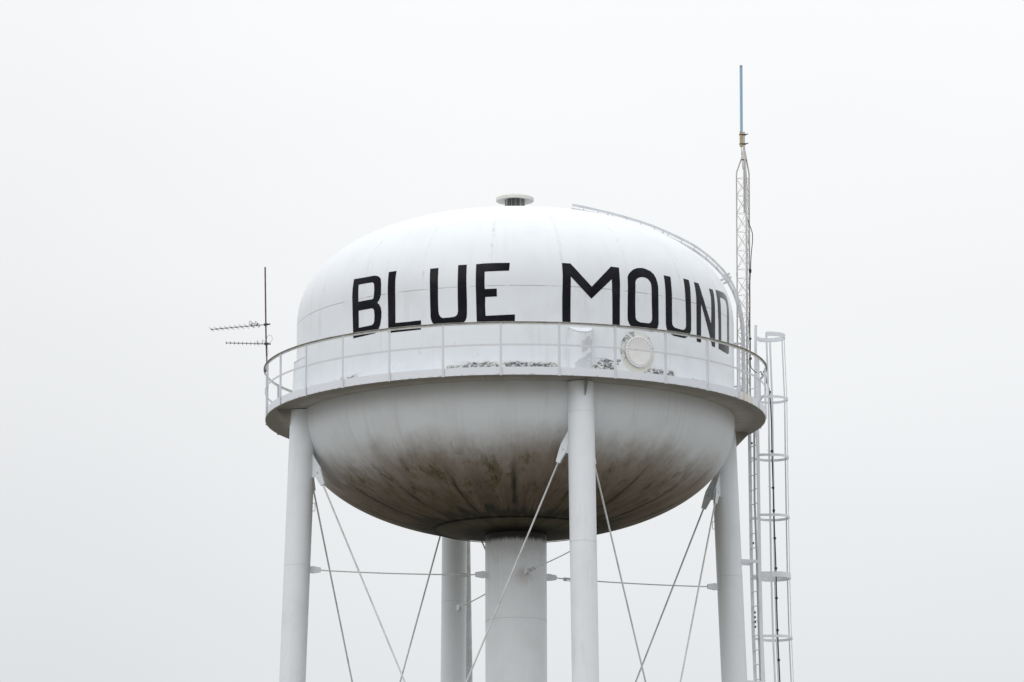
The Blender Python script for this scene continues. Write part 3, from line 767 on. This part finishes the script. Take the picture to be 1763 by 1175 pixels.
# coax cable down the mast, over the rail and down the ladder cage
cab = [(4.862, .66, 4.36), (4.865, .64, 4.285), (4.915, .65, 4.16), (4.940, .65, 4.04), (4.936, .65, 3.88), (4.906, .65, 3.60), (4.888, .65, 3.236), (4.868, .65, 2.90), (4.872, .65, 2.62),
       (4.852, .65, 2.30), (4.850, .65, 2.006), (4.871, .65, 1.76), (4.866, .65, 1.295), (4.925, .70, 1.19), (5.00, .85, 1.165), (5.07, 1.0, 1.19), (5.105, 1.1, 1.235), (5.13, 1.3, 1.19),
       (5.18, 1.45, 1.31), (5.215, 1.47, 1.25), (5.238, 1.5, 1.087), (5.296, 1.5, .878), (5.325, 1.5, .262), (5.329, 1.5, -.376), (5.344, 1.5, -1.148), (5.351, 1.5, -1.637), (5.368, 1.51, -2.21),
       (5.384, 1.51, -2.843), (5.389, 1.52, -3.463), (5.404, 1.53, -4.19), (5.421, 1.54, -4.746), (5.439, 1.55, -5.217), (5.60, 1.6, -10.), (5.95, 1.75, -20.), (6.0, 1.8, -ZG)]
CB = empty('coax_cable', (4.85, .65, ZG)); off = Vector((4.85, .65, 0))
tag(CB, 'long black coax cable running down the lattice mast and the ladder cage', 'cable')
MB().tube([Vector(p)-off for p in smooth_path(cab, 3)], [.0085 if i < 54 else .0130 for i in range(3*len(cab)-2)], 8).obj('jacket', cable_m, CB)
for p in ((4.882, .65, 3.29), (4.882, .65, 3.26), (4.866, .65, 1.84), (4.868, .65, 1.42), (5.297, 1.5, .87), (5.329, 1.5, -.38), (5.344, 1.5, -1.15), (5.352, 1.5, -1.63), (5.368, 1.51, -2.21), (5.384, 1.51, -2.84), (5.389, 1.52, -3.46), (5.402, 1.53, -4.13), (5.405, 1.53, -4.24), (5.421, 1.54, -4.75)):
    MB().box(Vector(p)-off, (1, 0, 0), (0, 1, 0), UP, .027, .022, .020).obj('clip', cable_m, CB, False)
random.seed(3)
for p in ((5.325, 1.5, -.38), (5.344, 1.5, -1.15), (5.368, 1.51, -2.21), (4.868, .65, 1.80)):
    q = Vector(p)-off; MB().tube([q, q + Vector((-.07, -.03, .004)), q + Vector((-.11, -.04, .02))], .003, 5).obj('cable_tie', graycable_m, CB)
# thin grey cables inside the mast
for n_, (xx, lab) in enumerate(((4.805, 'thin grey cable hanging inside the upper lattice mast, left of its pair'), (4.838, 'thin grey cable hanging inside the upper lattice mast, right of its pair'))):
    pts = [(xx-.02, .80, 5.70), (xx, .80, 5.3), (xx+.02, .78, 4.8), (xx+.012, .78, 4.2), (xx+.035, .80, 3.6), (xx+.02, .80, 3.0), (xx+.03, .80, 2.2), (xx+.01, .8, 1.2), (xx+.02, .8, .17)]
    o = MB().tube([Vector(p)-Vector((xx, .8, 0)) for p in smooth_path(pts, 4)], .006, 6).obj('inner_cable', graycable_m, None)
    o.location = (xx, .8, ZG); tag(o, lab, 'cable', 'thin cables inside the lattice mast')

# ------------------------------------------------------------------ rusty pole with two yagi antennas at the left rail
PM = empty('antenna_pole', (-5.105, -.30, ZG+.9))
tag(PM, 'thin rusty brown pipe pole clamped to the far left of the balcony railing', 'pole')
PO = Vector((-5.105, -.30, .9))
MB().tube([Vector(p)-PO for p in ((-5.101, -.30, .99), (-5.104, -.30, 1.25), (-5.120, -.30, 1.60), (-5.128, -.30, 1.95), (-5.150, -.30, 3.185))], .0165, 10).obj('pipe', rust_m, PM)
MB().box(Vector((-5.118, -.25, 1.03))-PO, (1, 0, 0), (0, 1, 0), UP, .035, .05, .03).obj('clamp', dark_m, PM, False)
def yagi(p0, p1, nel, ln, label, yawx, lift, small):
    p0, p1 = Vector(p0), Vector(p1)
    Y = empty('yagi_antenna', p0 + Vector((0, 0, ZG))); tag(Y, label, 'antenna', 'yagi antennas on the rusty pole')
    d = (p1-p0); L = d.length; dn = d.normalized()
    MB().tube([dn*-.075, d], .0095, 8).obj('boom', alu_m, Y)
    MB().box(dn*.0, dn, (0, 1, 0), UP, .040, .028, .020).obj('pole_clamp', dark_m, Y, False)
    MB().box(dn*-.06, dn, (0, 1, 0), UP, .035, .016, .012).obj('boom_tail', dark_m, Y, False)
    sd_ = Vector((yawx, -1, lift)).normalized()
    for i in range(nel):
        f = 1 - i*(.92/(nel))
        c_ = d*f*.985; h = ln*(.5 + .012*i)
        MB().tube([c_ - sd_*h, c_ + sd_*h], .0048, 6).obj('element', alu_m, Y)
        MB().box(c_, dn, (0, 1, 0), UP, .010, .010, .017).obj('element_clamp', alu_m, Y, False)
    # folded dipole near the pole
    for fx, hh in (((.25, .065), (.15, .045)) if not small else ((.22, .045), (.10, .040))):
        c_ = d*fx; a_ = sd_*(ln*.5)
        MB().tube([c_ + UP*.006 - a_, c_ + UP*.006 + a_, c_ + UP*hh + a_, c_ + UP*hh - a_], .0055, 6, close=True).obj('folded_dipole', alu_m, Y)
        MB().tube([c_, c_ + UP*hh], .010, 6).obj('dipole_mount', dark_m, Y)
    return Y
yagi((-5.129, -.335, 1.972), (-6.258, -.335, 1.872), 10, .30, 'upper yagi antenna, longer boom sagging to the left of the rusty pole', -.28, .07, False)
yagi((-5.117, -.335, 1.567), (-5.95, -.335, 1.590), 9, .26, 'lower yagi antenna, shorter level boom just above the left railing', .05, .03, True)
lp = [(-5.20, -.33, 1.66), (-5.12, -.33, 1.60), (-5.04, -.33, 1.60), (-4.995, -.33, 1.655), (-5.01, -.33, 1.735), (-5.06, -.33, 1.745), (-5.105, -.32, 1.69), (-5.10, -.32, 1.55), (-5.08, -.32, 1.40), (-5.10, -.32, 1.25), (-5.10, -.32, 1.08)]
o = MB().tube([Vector(p)-Vector((-5.1, -.32, 1.5)) for p in smooth_path(lp, 5)], .0045, 6).obj('lead_cable', graycable_m, None)
o.location = (-5.1, -.32, ZG+1.5); tag(o, 'thin looped lead cable beside the rusty antenna pole', 'cable')
bpy.context.view_layer.update()
